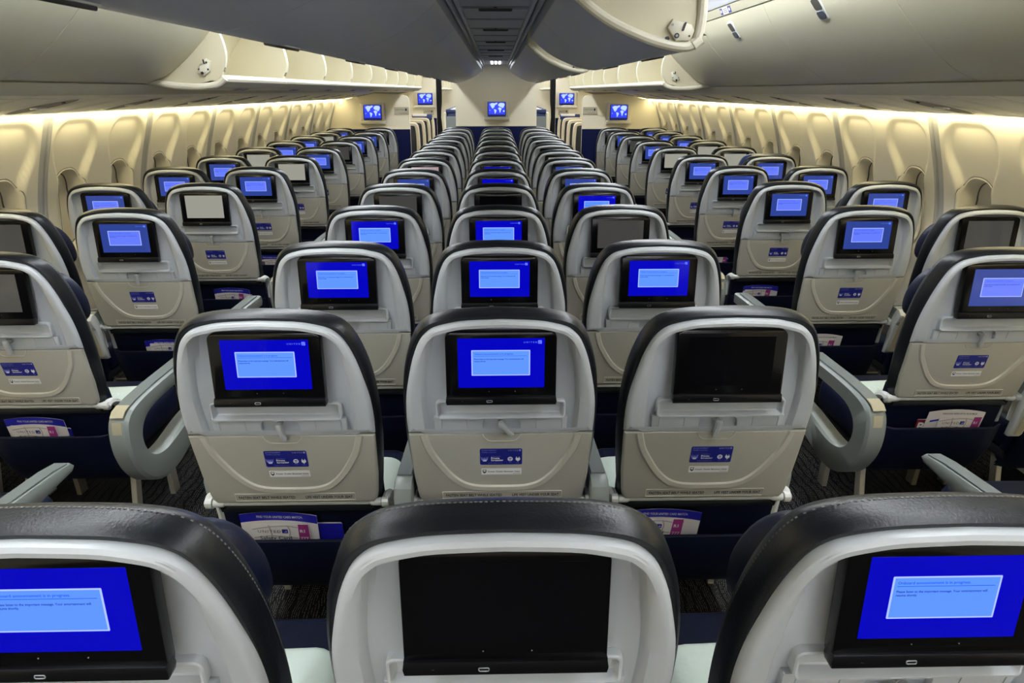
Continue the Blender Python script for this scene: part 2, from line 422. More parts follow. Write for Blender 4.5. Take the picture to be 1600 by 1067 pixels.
    prof = [(.25, .028), (.30, -.004), (.38, -.022), (.46, -.024), (.474, -.0225), (.477, -.019), (.474, -.0155), (.40, -.012), (.30, .012), (.26, .030)]
    loops = []
    for z, n in prof: loops.append([(x, n + .030*max(0, (abs(x)-.17)/.055)**2, z) for x in [-.224+.448*i/12 for i in range(13)]])
    b.loft(loops, navy, False, False, closed=False)
    b.tube([(x, -.019+.030*max(0, (abs(x)-.17)/.055)**2, .4765) for x in [-.224+.448*i/12 for i in range(13)]], .004, navy, 6)
    M['literature_pocket'] = b.shear().mesh('literature_pocket')
    # cushion
    b = MB(); loops = []
    pl = rrect(-.236, .236, .215, .665, .05, 4)
    for ins, z in ((.03, .335), (.006, .345), (0, .37), (0, .43), (.010, .455), (.026, .467), (.042, .472)):
        loops.append([(x, y, z+(.012*sstep((y-.45)/.2) if z > .4 else 0)) for x, y in offset2d(pl, ins)])
    b.loft(loops, navy)
    M['seat_cushion'] = b.mesh('seat_cushion')
    b = MB(); b.box(-.225, .225, .22, .62, .29, .336, darkm, .01)
    M['seat_pan'] = b.mesh('seat_pan')
    # monitor
    b = MB(); ymon = lambda x, y, z: (x, y+.0275-.03*(ZT-z), z)
    pl = [p for p in rrect(-.1290, .1315, .9375, 1.1175, .017, 5)]
    b.slab(pl, .020, -.004, bezel, XZ, .003, 2)
    b.slab([(-.1290, .958), (.1315, .958), (.1335, .945), (.1315, .937), (-.1290, .937), (-.131, .945)], .015, -.010, bezel2, XZ, .003, 2)
    b.ring(rrect(-.034, -.0195, .9438, .9500, .0022, 2), .0013, -.0100, -.0112, slot)
    b.text('~', -.093, .946, .006, -.0106, slot)
    for px in (-.0275, .0345): b.disc(px, .970, .0009, -.0040, -.0046, slot, n=8)
    M['monitor'] = b.map(ymon).mesh('monitor')
    X0, X1, Z0, Z1 = -.0997, .1030, .980, 1.102
    def scr(state):
        b = MB(); d = -.0044
        if state in ('on', 'pale', 'plain'):
            bl, dl = (scr_blue2, scr_dlg2) if state == 'pale' else (scr_blue, scr_dlg)
            b.slab(rrect(X0, X1, Z0, Z1, .001, 1), -.003, d, bl)
            b.slab(rrect(-.068, .0692, 1.0106, 1.0734, .0008, 1), d, d-.0003, scr_brd)
            b.slab(rrect(-.0655, .0668, 1.0128, 1.0712, .0005, 1), d-.0003, d-.0005, dl)
            e = d-.0008
            b.text('Onboard announcement is in progress.', -.0615, 1.0625, .0058, e, scr_t1, bold=.012, width=.092)
            b.box(-.0615, .062, e, e+.0003, 1.0590, 1.0596, scr_t1)
            b.text('Please listen to the important message. Your entertainment will', -.0615, 1.0500, .0048, e, scr_t2, bold=.014, width=.115)
            b.text('resume shortly.', -.0615, 1.0447, .0048, e, scr_t2, bold=.014, width=.027)
            if state == 'plain': return b.map(ymon).mesh('screen')
            b.text('UNITED', .0850, 1.0905, .0052, d-.0004, scr_logo, align='RIGHT', space=1.7, width=.031)
            b.slab(rrect(.0875, .0960, 1.0885, 1.0970, .0005, 1), d, d-.0003, scr_logo)
            for k in (-1, 0, 1): b.band([(.0875+.002*(k+1), 1.0885), (.090+.0022*(k+1), 1.0930), (.0875+.0032*(k+1)+.001, 1.0970)], .0007, d-.0003, d-.0005, bl)
        else:
            b.slab(rrect(X0, X1, Z0, Z1, .001, 1), -.003, d, {'off': scr_off, 'idle': scr_reflect, 'dim': scr_reflect2, 'pink': scr_pink}[state])
        return b.map(ymon).mesh('screen')
    for st in ('on', 'plain', 'pale', 'off', 'idle', 'dim', 'pink'): M['screen_'+st] = scr(st)
    # arm between two seats, origin at the arm's own centre line x=0
    b = MB()
    b.slab([(.075, .600), (.070, .640), (.080, .668), (.11, .680), (.45, .652), (.53, .640), (.545, .625), (.53, .612), (.40, .606), (.15, .590)], -.024, .024, armm, YZ, .008, 2)
    M['armrest'] = b.mesh('armrest')
    b = MB(); b.slab([(.13, .6790), (.45, .6535), (.52, .6415), (.52, .6455), (.45, .6575), (.13, .683)], -.019, .019, armp, YZ, .0015, 1)
    M['arm_pad'] = b.mesh('arm_pad')
    b = MB()
    b.slab(smooth_curve([(.055, .655), (.075, .676), (.10, .670), (.125, .62), (.135, .55), (.155, .45), (.150, .44), (.130, .45), (.105, .54), (.085, .60), (.060, .63)], 3)[:-1], -.026, .026, whitem, YZ, .006, 2)
    b.slab([(.050, .650), (.066, .668), (.084, .60), (.104, .54), (.126, .455), (.118, .455), (.097, .53), (.076, .59)], -.012, .012, goldm, YZ, .002, 1)
    M['arm_post'] = b.mesh('arm_post')
    # aisle arm with the looped end
    b = MB()
    outer = smooth_curve([(.50, .645), (.34, .650), (.19, .652), (.07, .648), (-.005, .632), (-.038, .590), (-.040, .50), (-.005, .415), (.06, .345), (.15, .300), (.25, .290), (.36, .312), (.50, .335)], 4)
    inner = smooth_curve([(.50, .590), (.34, .592), (.20, .592), (.115, .582), (.066, .550), (.052, .505), (.072, .455), (.12, .418), (.19, .405), (.27, .412), (.36, .425), (.42, .43), (.50, .432)], 4)
    L = []
    for dx, ins in ((-.028, .008), (-.036, 0.0), (-.030, -.0), (.022, 0), (.030, .004), (.030, .012)):
        L.append((dx, ins))
    loops = []
    n = len(outer)
    def lerp(a, b_, t): return (a[0]+(b_[0]-a[0])*t, a[1]+(b_[1]-a[1])*t)
    for t, dx in ((.10, -.036), (0, -.028), (0, .022), (.08, .032), (.5, .036), (.92, .032), (1, .022), (1, -.028), (.90, -.036)):
        loops.append([YZ(*lerp(o_, i_, t), dx) for o_, i_ in zip(outer, inner)])
    loops.append(loops[0])
    # swept across: transpose so that each station is a closed section
    sec = [[loops[k][i] for k in range(len(loops)-1)] for i in range(n)]
    b.loft(sec, armm)
    M['aisle_armrest'] = b.mesh('aisle_armrest')
    b = MB(); b.slab([(.02, .6500), (.07, .6560), (.19, .659), (.46, .655), (.47, .649), (.19, .652), (.07, .648), (.02, .643)], -.022, .022, armp, YZ, .001, 1)
    b.slab([(-.028, .628), (-.012, .640), (.02, .648), (.02, .652), (-.014, .6455), (-.034, .630)], -.022, .022, goldm, YZ, .001, 1)
    b.slab([(-.0415, .585), (-.0345, .612), (-.030, .610), (-.036, .585), (-.036, .535), (-.0415, .535)], -.018, .014, goldm, YZ, .001, 1)
    M['aisle_arm_trim'] = b.mesh('aisle_arm_trim')
    b = MB(); b.slab([(.20, 0), (.245, 0), (.245, .012), (.305, .29), (.265, .29), (.205, .012)], -.011, .011, metal, YZ, .002, 1)
    M['rear_leg'] = b.mesh('rear_leg')
    b = MB(); b.slab([(.52, 0), (.57, 0), (.57, .012), (.545, .29), (.50, .29), (.52, .012)], -.011, .011, metal, YZ, .002, 1)
    M['front_leg'] = b.mesh('front_leg')
    b = MB(); b.tube(smooth_curve([(-.19, .585, .27), (-.2, .63, .20), (-.19, .655, .13), (-.10, .665, .115), (.10, .665, .115), (.19, .655, .13), (.2, .63, .20), (.19, .585, .27)], 4), .008, metal, 8)
    M['baggage_bar'] = b.mesh('baggage_bar')
    return M
SM = make_seat_meshes()
blue_head = SM['headrest'].copy(); blue_head.materials[0] = navyb

STATE_WORDS = {'on': 'lit blue screen', 'plain': 'lit blue screen', 'pale': 'pale blue lit screen', 'off': 'black screen', 'idle': 'blank bright grey screen', 'dim': 'blank dark grey screen', 'pink': 'blank rosy screen'}

def place_seat(x, y, state, label, group, arms, leg_side, detail, latch_deg=0, blue=False):
    t = thing('airline_seat', label, 'seat', (x, y, 0), group)
    P = lambda nm, par=t, key=None, loc=None: link(nm, SM[key or nm], par, loc)
    P('backrest')
    h = link('headrest', blue_head if blue else SM['headrest'], t)
    if blue: h.location = (0, 0, .078); h['label'] = 'bright blue raised headrest'
    sh = P('back_shell'); tr = P('tray_table'); mo = P('monitor')
    P('screen', mo, 'screen_'+state)
    lt = P('latch', sh, loc=(.001, SH*(ZT-.866), .866)); lt.rotation_euler = (0, radians(-latch_deg), 0)
    if detail >= 1:
        P('entertainment_sticker', tr); P('notice_label', tr); P('placard', tr)
    P('tray_hinge'); P('lower_back'); P('literature_pocket'); P('seat_cushion'); P('seat_pan')
    if detail >= 1: P('tray_arm', key='tray_arm-1'); P('tray_arm', key='tray_arm1')
    for kind, ax_ in arms:
        if kind == 'mid':
            a = P('armrest', loc=(ax_, .10 if abs(ax_) < .25 else 0, 0)); P('arm_pad', a)
            if not group.endswith('block'): P('arm_post', a)
        else:
            a = P('aisle_armrest', loc=(ax_, 0, 0)); P('arm_trim', a, 'aisle_arm_trim')
            if ax_ < 0: pass
    P('leg', key='rear_leg', loc=(leg_side*.20, 0, 0)); P('leg', key='front_leg', loc=(leg_side*.20, 0, 0))
    P('leg', key='rear_leg', loc=(-leg_side*.20, 0, 0)); P('leg', key='front_leg', loc=(-leg_side*.20, 0, 0))
    if detail >= 1: P('baggage_bar')
    return t

CY = [.685] + [1.50+.775*i for i in range(12)]
SY = [1.257] + [2.131+.874*i for i in range(10)]
CX = [-.540, .006, .547]
centre_states = ['plain off plain', 'on on off', 'on on on', 'on on dim', 'dim off on', 'pale on pale', 'pink on pale', 'dim off idle', 'off off off', 'off off off', 'off off off', 'off off off', 'off off off']
colw = ['left', 'middle', 'right']
latches = {(0, 1): 0, (1, 0): 12, (1, 1): 40, (1, 2): -8}
for r, y in enumerate(CY):
    for c in range(3):
        xx = CX[c]+(-.012, 0, .010)[c]*(r == 0)
        st = centre_states[r].split()[c]
        where = (ORD[r+1]+' row from the camera' if r > 0 else 'row nearest the camera') if r < 9 else ('front row' if r == 12 else ORD[13-r]+' row from the bulkhead')
        lab = 'seat with %s, centre block %s column, %s' % (STATE_WORDS[st], colw[c], where)
        arms = {0: [('mid', -.240), ('mid', .290)], 1: [('mid', .259)], 2: [('mid', .240)]}[c]
        if r == 0 and c == 0: pass
        place_seat(xx, y, st, lab, 'seats of the centre block', arms, (-1, 1, 1)[c], 1 if r < 4 else 0, latches.get((r, c), 0))
# side seats: A..J ; aisle and window columns
side = {('left', 'aisle'): ['off', 'dim', 'pale', 'idle', 'pale', 'idle', 'pale', 'dim', 'pale', 'pale', 'dim'],
        ('left', 'window'): [None, 'off', 'dim', 'pale', 'pale', 'pale', 'idle', 'pale', 'pale', 'idle', 'pale'],
        ('right', 'aisle'): ['off', 'pale', 'pale', 'pale', 'pale', 'pale', 'idle', 'pale', 'dim', 'pale', 'dim'],
        ('right', 'window'): [None, 'off', 'dim', 'pale', 'pale', 'pale', 'idle', 'idle', 'pale', 'pale', 'pale']}
for (sd, cl), sts in side.items():
    sg = -1 if sd == 'left' else 1
    for r, st in enumerate(sts):
        if st is None: continue
        x = -(1.610 if cl == 'aisle' else 2.145) if sg < 0 else (1.635 if cl == 'aisle' else 2.178)
        blue = (sd, cl, r) == ('right', 'window', 5)
        where = (ORD[r+1]+' row from the camera' if r else 'row nearest the camera') if r < 7 else ('front row' if r == 10 else ORD[11-r]+' row from the bulkhead')
        lab = '%s-side %s seat with %s%s, %s' % (sd, cl, STATE_WORDS[st], ' and blue headrest' if blue else '', where)
        arms = [('loop', -sg*.355), ('mid', sg*.2675)] if cl == 'aisle' else []
        if r == 0: arms = [('mid', -sg*.365), ('mid', sg*.2675)]
        place_seat(x, SY[r], st, lab, 'seats by the %s windows' % sd, arms, -sg, 1 if r < 7 else 0, 0, blue)

# ------------------------------------------------------------------ leaflets in the pockets
def sheared(b, z0): return b.map(lambda x, y, z: (x, y-SH*(z-z0), z))
def brochure_mesh(variant):
    b = MB(); w = .105; top = .20
    arch = [(-w+2*w*i/12, top-.012*(2*i/12-1)**2) for i in range(13)]
    b.slab([(w, 0), (w, top-.012)] + arch[::-1][1:-1] + [(-w, top-.012), (-w, 0)], 0, .0016, cardw)
    lo = [(x, z-(.030 if variant == 0 else .016)) for x, z in arch]
    if variant == 0:
        b.slab(arch + lo[::-1], -.0004, 0, cardblue)
        b.text('FIND YOUR UNITED CARD MATCH.', .004, top-.022, .0115, -.0008, sticker_w, align='CENTER', width=.125, bold=.015)
        b.slab(rrect(-.075, -.028, .118, .152, .002, 1), -.0006, 0, cardpic)
        b.text('THE UNITED BUSINESS CARD', -.018, .150, .0075, -.0006, ink, width=.078, bold=.01)
        for i in range(4): b.box(-.018, .06-.008*(i % 2), -.0006, 0, .139-.009*i, .1405-.009*i, cardg)
    else:
        b.text('VARIATION WITH UP TO 70,000 MILES', .01, top-.022, .010, -.0008, ink, align='CENTER', width=.13, bold=.01)
        b.slab([(-.09, .150), (-.02, .166), (-.02, .158), (-.09, .142)], -.0005, 0, cardblue)
    return sheared(b, 0).mesh('brochure')
def card_mesh():
    b = MB()
    b.slab(rrect(-.078, .078, 0, .17, .003, 1), 0, .0016, cardw)
    b.slab([(.044, 0), (.078, 0), (.078, .17), (.050, .17)], -.0004, 0, magenta)
    for p in ([(-.076, .150), (-.03, .160), (.02, .163), (.048, .158)], [(-.076, .118), (-.02, .126), (.046, .118)], [(-.03, .166), (-.026, .13), (-.036, .09)], [(.02, .166), (.026, .14), (.012, .09)]):
        b.band(smooth_curve(p, 3), .004, 0, -.0004, cardg)
    b.text('UNITED', -.062, .138, .0145, -.0007, ink, width=.062, space=1.3)
    b.slab(rrect(.004, .020, .1365, .151, .001, 1), -.0007, 0, sticker_b); b.slab([(.008, .139), (.018, .141), (.016, .147)], -.0010, -.0007, sticker_l)
    b.text('Safety Card', -.060, .112, .019, -.0007, ink, width=.088, bold=.01)
    b.text('R1', .0535, .140, .015, -.0008, sticker_w, bold=.03); b.text('777', .052, .112, .015, -.0008, sticker_w, bold=.02)
    return sheared(b, 0).mesh('safety_card')
def magazine_mesh(m, big):
    b = MB(); b.slab(rrect(-.095, .095, 0, .155, .003, 1), 0, .004, m); b.slab(rrect(-.0945, .0945, .001, .1575, .003, 1), .001, .003, cardw)
    if big: b.text('Big', -.088, .108, .050, -.0005, sticker_w, bold=.03)
    return sheared(b, 0).mesh('magazine')
BR0, BR1, CARD, MAGB, MAGR = brochure_mesh(0), brochure_mesh(1), card_mesh(), magazine_mesh(cardblue, False), magazine_mesh(cardred, True)
def papers(x, y, who, br, cd, mg, which=0):
    z0 = .345
    def put(nm, me, dx, n, dz, lab, cat, grp, tilt):
        o = link(nm, me, None, (x+dx, y+n+SH*(ZT-z0-dz), z0+dz)); tag(o, lab+' '+who, cat, grp); o.rotation_euler = (0, radians(tilt), 0)
    if mg is not None: put('magazine', MAGR if which else MAGB, mg[0], .018, mg[1], 'red magazine' if which else 'blue magazine', 'magazine', 'magazines in the seat pockets', mg[2])
    if br is not None: put('brochure', BR1 if which else BR0, br[0], .0115, br[1], 'cream mileage leaflet' if which else 'blue-topped card offer leaflet', 'leaflet', 'leaflets in the seat pockets', br[2])
    if cd is not None: put('safety_card', CARD, cd[0], .0035, cd[1], 'safety card with magenta strip', 'card', 'safety cards in the seat pockets', cd[2])
papers(CX[0], CY[1], 'in second-row left seat pocket of centre block', (-.072, .016, 2), (-.068, .006, 1.5), (.008, .010, 0))
papers(CX[2], CY[1], 'in second-row right seat pocket of centre block', (-.095, .010, 2), (-.118, .009, 2), (-.090, -.008, 0))
papers(-1.64, SY[1], 'in left aisle pocket beside the nearest looped armrest', (-.02, .004, 1), (-.03, .0, 2), (.0, -.006, 0))
papers(1.68, SY[1], 'in right aisle pocket beside the nearest looped armrest', (.0, .0, 1), (.015, .0, 1), (-.035, -.004, 0), 1)
papers(-1.61, SY[2], 'in left aisle seat pocket, third row from camera', (.03, -.015, 1), (.03, -.005, 1), None)
papers(1.635, SY[2], 'in right aisle seat pocket, third row from camera', (-.07, -.01, 1), (-.08, -.012, 1), None, 1)
papers(-1.61, SY[3], 'in left aisle seat pocket, fourth row from camera', (.03, .0, 1), (.02, -.005, 1), (.05, -.005, 0))
papers(1.635, SY[3], 'in right aisle seat pocket, fourth row from camera', (-.05, .0, 1), (-.07, .0, 1), None)
papers(-1.61, SY[4], 'in left aisle seat pocket, fifth row from camera', (.0, .0, 1), (.03, .0, 1), None)
papers(1.635, SY[4], 'in right aisle seat pocket, fifth row from camera', None, (-.06, .0, 1), (-.06, .0, 0))

# ------------------------------------------------------------------ pillows
def pillow_mesh():
    b = MB(); pl = rrect(-.17, .17, -.12, .12, .06, 5); loops = []
    for ins, z in ((.03, 0), (.006, .004), (0, .012), (.006, .022), (.022, .031), (.05, .036)):
        loops.append([(x, y, z+.004*sin(x*40+y*30)) for x, y in offset2d(pl, ins)])
    b.loft(loops, mintm); b.text('UNITED', 0, -.02,   .05, .0415, minti, XY, 'CENTER')
    return b.mesh('pillow', 60)
PIL = pillow_mesh()
for x, y, lab in ((CX[0]+.03, CY[0]+.415, 'mint pillow on the nearest centre-block left seat'), (CX[2]-.03, CY[0]+.415, 'mint pillow on the nearest centre-block right seat'),
                  (CX[0]+.06, CY[1]+.44, 'mint pillow on second-row centre-block left seat'), (CX[2]-.07, CY[1]+.44, 'mint pillow on second-row centre-block right seat'),
                  (-1.58, SY[1]+.42, 'mint pillow on left aisle seat beside the looped armrest'), (1.58, SY[1]+.42, 'mint pillow on right aisle seat beside the looped armrest')):
    o = link('pillow', PIL, None, (x, y, .474)); tag(o, lab, 'pillow', 'pillows on the seats')

# ------------------------------------------------------------------ cabin shell
Y0, Y1 = -3.2, 23.0
fl = MB(); fl.slab([(-2.55, -.06), (2.55, -.06), (2.55, 0), (-2.55, 0)], Y0, Y1, carpet); struct(fl.build('floor'))
bw = MB(); bw.slab([(-2.6, 0), (2.6, 0), (2.6, 2.35), (-2.6, 2.35)], Y0-.05, Y0, cream); struct(bw.build('wall_back'))

WP = smooth_curve([(2.215, 1.60), (2.225, 1.535), (2.275, 1.38), (2.325, 1.22), (2.362, 1.05), (2.372, .90), (2.368, .72), (2.355, .52), (2.335, .30), (2.315, .08), (2.31, 0.0)], 10)
KW = 1.035      # sidewall a little farther out
WP = [(x*KW, H+(z-H)*KW if z > .3 else z) for x, z in WP]
WP = [p for p in WP if p[1] >= 0]
if WP[-1][1] > 0: WP.append((WP[-1][0], 0.0))
def wall_x(z):
    for i in range(len(WP)-1):
        (x0, z0), (x1, z1) = WP[i], WP[i+1]
        if z1 <= z <= z0: return x0+(x1-x0)*(z-z0)/((z1-z0) or 1e-9)
    return WP[0][0] if z > 1.5 else WP[-1][0]
SEAM0, PAN = 3.70*KW, 1.10*KW
WZ = H-.62*KW
def sd_rr(u, v, hw, hh, r):
    qx, qy = abs(u)-hw+r, abs(v)-hh+r
    return sqrt(max(qx, 0)**2+max(qy, 0)**2)+min(max(qx, qy), 0)-r
def scoop(u, z):
    if z < .80 or abs(u) > .34: return 0.0
    hw = .140+.075*sstep((z-1.14)/.22)
    dd = sd_rr(u, z-1.20, hw, .300, .14)
    return .036*sstep((-dd)/.034)*(.55+.45*sstep((1.52-z)/.30))*sstep((z-.80)/.30)
def wall_disp(y, z):
    t = ((y-SEAM0) % PAN)
    d = 0.0
    e = min(t, PAN-t)
    if e < .040: d -= .008*(1-sstep((e-.020)/.020)) if e > .004 else -.010     # raised joint strips with a dark gap
    for c in (.275*KW, .825*KW):
        u = t-c
        if abs(u) > .3: continue
        d += scoop(u, z)
        s_ = sd_rr(u, z-WZ, .130, .222, .118)
        if s_ < .000: d += .090*sstep((.000-s_)/.012)
    if z < .80: d -= .018*sstep((.80-z)/.03)*sstep((z-.62)/.12)
    return d
def wall_side(sg, name):
    ny = 80; b = MB()
    ya, yb = SEAM0-PAN*4, SEAM0+PAN*7
    ys = [ya+PAN*k+PAN*j/ny for k in range(11) for j in range(ny)] + [yb]
    zs = [1.60, 1.55]+[1.525-.0125*i for i in range(60)]+[.77, .74, .70, .66, .62, .5, .35, .2, .08, 0.0]
    base = []
    for z in zs: base.append((wall_x(z), z))
    wm, ws = b.mi(wallm), b.mi(seamg); sk = b.mi(seam)
    row = len(ys)
    cache = {}
    for (x, z) in base:
        for y in ys:
            t = round(((y-SEAM0) % PAN), 5)
            k = (t, z)
            if k not in cache: cache[k] = wall_disp(y, z)
            b.v.append((sg*(x+cache[k]), y, z))
    for i in range(len(zs)-1):
        for j in range(row-1):
            b.f.append((i*row+j, i*row+j+1, (i+1)*row+j+1, (i+1)*row+j))
            t = (ys[j]+ys[j+1])/2; t = (t-SEAM0) % PAN; e = min(t, PAN-t)
            b.m.append(sk if e < .007 else (ws if e < .040 else wm))
    # plain continuation beyond and behind
    for a, c in ((Y0, ya), (yb, Y1)):
        b.loft([[(sg*x, a, z) for x, z in base], [(sg*x, c, z) for x, z in base]], wallm, False, False, closed=False)
    # outer skin so that the wall has thickness
    b.loft([[(sg*(x+.16), Y0, z) for x, z in base], [(sg*(x+.16), Y1, z) for x, z in base]], wallm, False, False, closed=False)
    return struct(b.build(name, angle=50))
wall_side(-1, 'wall_left'); wall_side(1, 'wall_right')
# windows
def window_mesh(sg):
    b = MB(); loops = []
    def P(u, v, off, dep): 
        z = WZ+v
        return (sg*(wall_x(z)+dep+scoop(u, z)), u, z)
    base = rrect(-.130, .130, -.222, .222, .118, 8)
    for ins, dep in ((-.010, .006), (-.006, -.0015), (-.001, -.0025), (.003, .003), (.010, .036), (.020, .066)):
        q = offset2d(base, ins); loops.append([P(u, v, 0, dep) for u, v in q])
    b.loft(loops, wallm, False, False)
    qa, qb = offset2d(base, -.0125), offset2d(base, -.0095)
    b.loft([[P(u, v, 0, -.0006) for u, v in qa], [P(u, v, 0, -.0012) for u, v in qb]], seam, False, False)
    q1, q2 = offset2d(base, .019), offset2d(base, .025)
    b.loft([[P(u, v, 0, .060) for u, v in q1], [P(u, v, 0, .074) for u, v in q2]], seam, False, False)
    q = offset2d(base, .021); q2 = offset2d(base, .05); q3 = offset2d(base, .1)
    b.loft([[P(u, v, 0, .066) for u, v in q], [P(u, v, 0, .064) for u, v in q2], [P(u, v, 0, .063) for u, v in q3]], shade, False, True)
    b.v = b.v
    b.box_ = None
    # pull lip near the bottom of the shade
    return b.mesh('window_pane', 45)
WL, WR = window_mesh(-1), window_mesh(1)
wi = 1
for k in range(-2, 7):
    for c in (.275*KW, .825*KW):
        for me in (WL, WR):
            struct(link('window_%d' % wi, me, None, (0, SEAM0+PAN*k+c, 0))); wi += 1

# ------------------------------------------------------------------ ceilings, valances, lamps
Z = lambda dz: H+dz
for sg, nm in ((-1, 'left'), (1, 'right')):
    b = MB()    # aisle ceiling between the two runs of bins, closed above
    prof = [(.66, .43), (.70, .50), (.80, .545), (.95, .56), (1.10, .56), (1.20, .54), (1.275, .48), (1.30, .46)]
    b.loft([[(sg*x, Y0, Z(z)) for x, z in prof] + [(sg*1.30, Y0, Z(.60)), (sg*.66, Y0, Z(.60))], [(sg*x, Y1, Z(z)) for x, z in prof] + [(sg*1.30, Y1, Z(.60)), (sg*.66, Y1, Z(.60))]], ceilm)
    struct(b.build('ceiling_'+nm))
    b = MB(); b.slab(rrect(sg*1.0-.045, sg*1.0+.045, Z(.540), Z(.562), .006, 2), Y0+.1, 22.5, aisle_e)
    o = b.build('ceiling_light'); tag(o, 'long warm aisle ceiling lamp above the %s aisle' % nm, 'lamp', 'aisle lamps')
    b = MB()    # grey rail below the outboard bins and the shell above them
    pr = [(1.715, .030), (1.722, .024), (1.742, -.010), (1.755, -.016), (1.80, -.016), (1.80, .045), (1.750, .045), (1.750, .026)]
    b.loft([[(sg*x, Y0, Z(z)) for x, z in pr], [(sg*x, Y1, Z(z)) for x, z in pr]], binm)
    struct(b.build('trim_1' if sg < 0 else 'trim_2'))
    b = MB()    # fuselage crown behind the bins
    pr = [(2.34, -.03), (2.38, .1), (2.26, .35), (1.9, .58), (1.30, .62), (1.30, .60), (1.88, .56), (2.22, .34), (2.34, .1), (2.28, -.03)]
    b.loft([[(sg*x, Y0, Z(z)) for x, z in pr], [(sg*x, Y1, Z(z)) for x, z in pr]], binm)
    struct(b.build('ceiling_crown'))
    # wash light hidden behind the valance
    b = MB(); b.slab([(sg*2.232, Z(-.124)), (sg*2.280, Z(-.124)), (sg*2.280, Z(-.104)), (sg*2.232, Z(-.104))], Y0+.1, 22.5, strip_e)
    o = b.build('wash_light'); tag(o, 'warm wash lamp along the top of the %s windows' % nm, 'lamp', 'window wash lamps')
# centre ceiling: panel, rails, dark channels
b = MB()
b.slab([(-.165, Z(.39)), (.165, Z(.39)), (.165, Z(.42)), (-.165, Z(.42))], Y0, 12.0, ceilm)
for sg in (-1, 1):
    b.slab([(sg*.168, Z(.376)), (sg*.186, Z(.376)), (sg*.186, Z(.43)), (sg*.168, Z(.43))], Y0, 12.0, railm)
    b.slab([(sg*.196, Z(.350)), (sg*.204, Z(.350)), (sg*.204, Z(.43)), (sg*.196, Z(.43))], Y0, 12.0, railm)
for k in range(20):
    y = -1.2+.62*k
    if y < 11.8: b.box(-.164, .164, y, y+.006, Z(.3885), Z(.3905), seam); b.box(-.164, .164, y+.05, y+.054, Z(.3885), Z(.3905), seam)
struct(b.build('trim_10'))
b = MB(); b.slab([(-.70, Z(.44)), (.70, Z(.44)), (.70, Z(.60)), (-.70, Z(.60))], Y0, Y1, blackm); struct(b.build('ceiling'))
n = 0
for k in range(9):
    y = 1.40+1.24*k
    if y > 11.3: break
    v = MB(); v.slab(rrect(-.085, .085, -.045, .045, .006, 2), -.004, .0, ventm, XY)
    for i in range(4): v.box(-.080, .080, -.036+.02*i, -.030+.02*i, -.0065, -.004, darkm)
    v.box(-.160, -.09, -.03, .03, -.003, 0, railm); v.box(.09, .160, -.03, .03, -.003, 0, railm); v.disc(0, -.10, .008, -.003, 0, blackm, XY)
    o = v.build('air_vent', None, (0, y, Z(.3885))); n += 1
    tag(o, 'olive slotted air vent in the centre ceiling, %s from the camera' % ORD[n], 'vent', 'vents of the centre ceiling')
for i, (x, w) in enumerate(((-.055, 'left'), (0.0, 'middle'), (.055, 'right'))):
    v = MB(); v.box(-.011, .011, -1.1, 0, -.004, 0, white_e, .003)
    o = v.build('ceiling_tube', None, (x, 11.3, Z(.386))); tag(o, '%s of the three bright white tubes in the ceiling by the bulkhead' % w, 'lamp', 'white tubes by the bulkhead')

# ------------------------------------------------------------------ service panels above the windows
def psu_mesh(sg, kind):
    b = MB(); L = .272
    A, B = (1.765, -.0165), (2.225, -.110)
    def pt(t, y, d): 
        x = A[0]+(B[0]-A[0])*t; z = A[1]+(B[1]-A[1])*t
        return (sg*(x-.19*d), y, Z(z-.98*d))
    ax = lambda t, y, d: pt(t, y, d)
    b.slab(rrect(0, 1, .003, L-.003, .008, 2), -.014, 0.0, psum, ax, 0)
    if kind == 0:
        b.ring([(.50+.36*cos(a*pi/12), L/2+.118*sin(a*pi/12)) for a in range(24)], .02, 0, .003, psum, ax)
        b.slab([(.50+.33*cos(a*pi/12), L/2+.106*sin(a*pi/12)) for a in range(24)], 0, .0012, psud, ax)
        for q in (-.035, .0, .035): b.disc(.55, L/2+q, .014, .0, .008, psum, lambda t, y, d: pt(.5+(t-.55)*2.2+.05, y, d), 10)
        b.disc(.3, L/2, .008, .0, .006, darkm, lambda t, y, d: pt(.3+(t-.3)*2.2, y, d), 8)
    else:
        b.ring(rrect(.12, .88, .03, L-.03, .02, 3), .008, 0, .0015, psum, ax)
    return b.mesh('service_panel', 40)
PS = {(sg, k): psu_mesh(sg, k) for sg in (-1, 1) for k in (0, 1)}
bb = {}
for sg, nm in ((-1, 'left'), (1, 'right')):
    n = 0
    for k in range(38):
        y = .40+.275*k
        if y > 10.6: break
        kind = 0 if k % 3 == 1 else 1
        o = link('service_panel', PS[(sg, kind)], None, (0, y, 0)); n += 1
        tag(o, '%s above %s windows, %s from camera' % ('service panel with oval recess' if kind == 0 else 'plain service panel', nm, ORD[n] if n < 17 else '%s' % WORDS20.get(n, 'far')), 'service panel', 'service panels above the %s windows' % nm)
    b = MB()
    pr = [(1.765, -.0005), (2.225, -.094), (2.225, -.08), (1.765, .014)]
    b.loft([[(sg*x, Y0, Z(z)) for x, z in pr], [(sg*x, Y1, Z(z)) for x, z in pr]], seam)
    struct(b.build('trim_3' if sg < 0 else 'trim_4'))

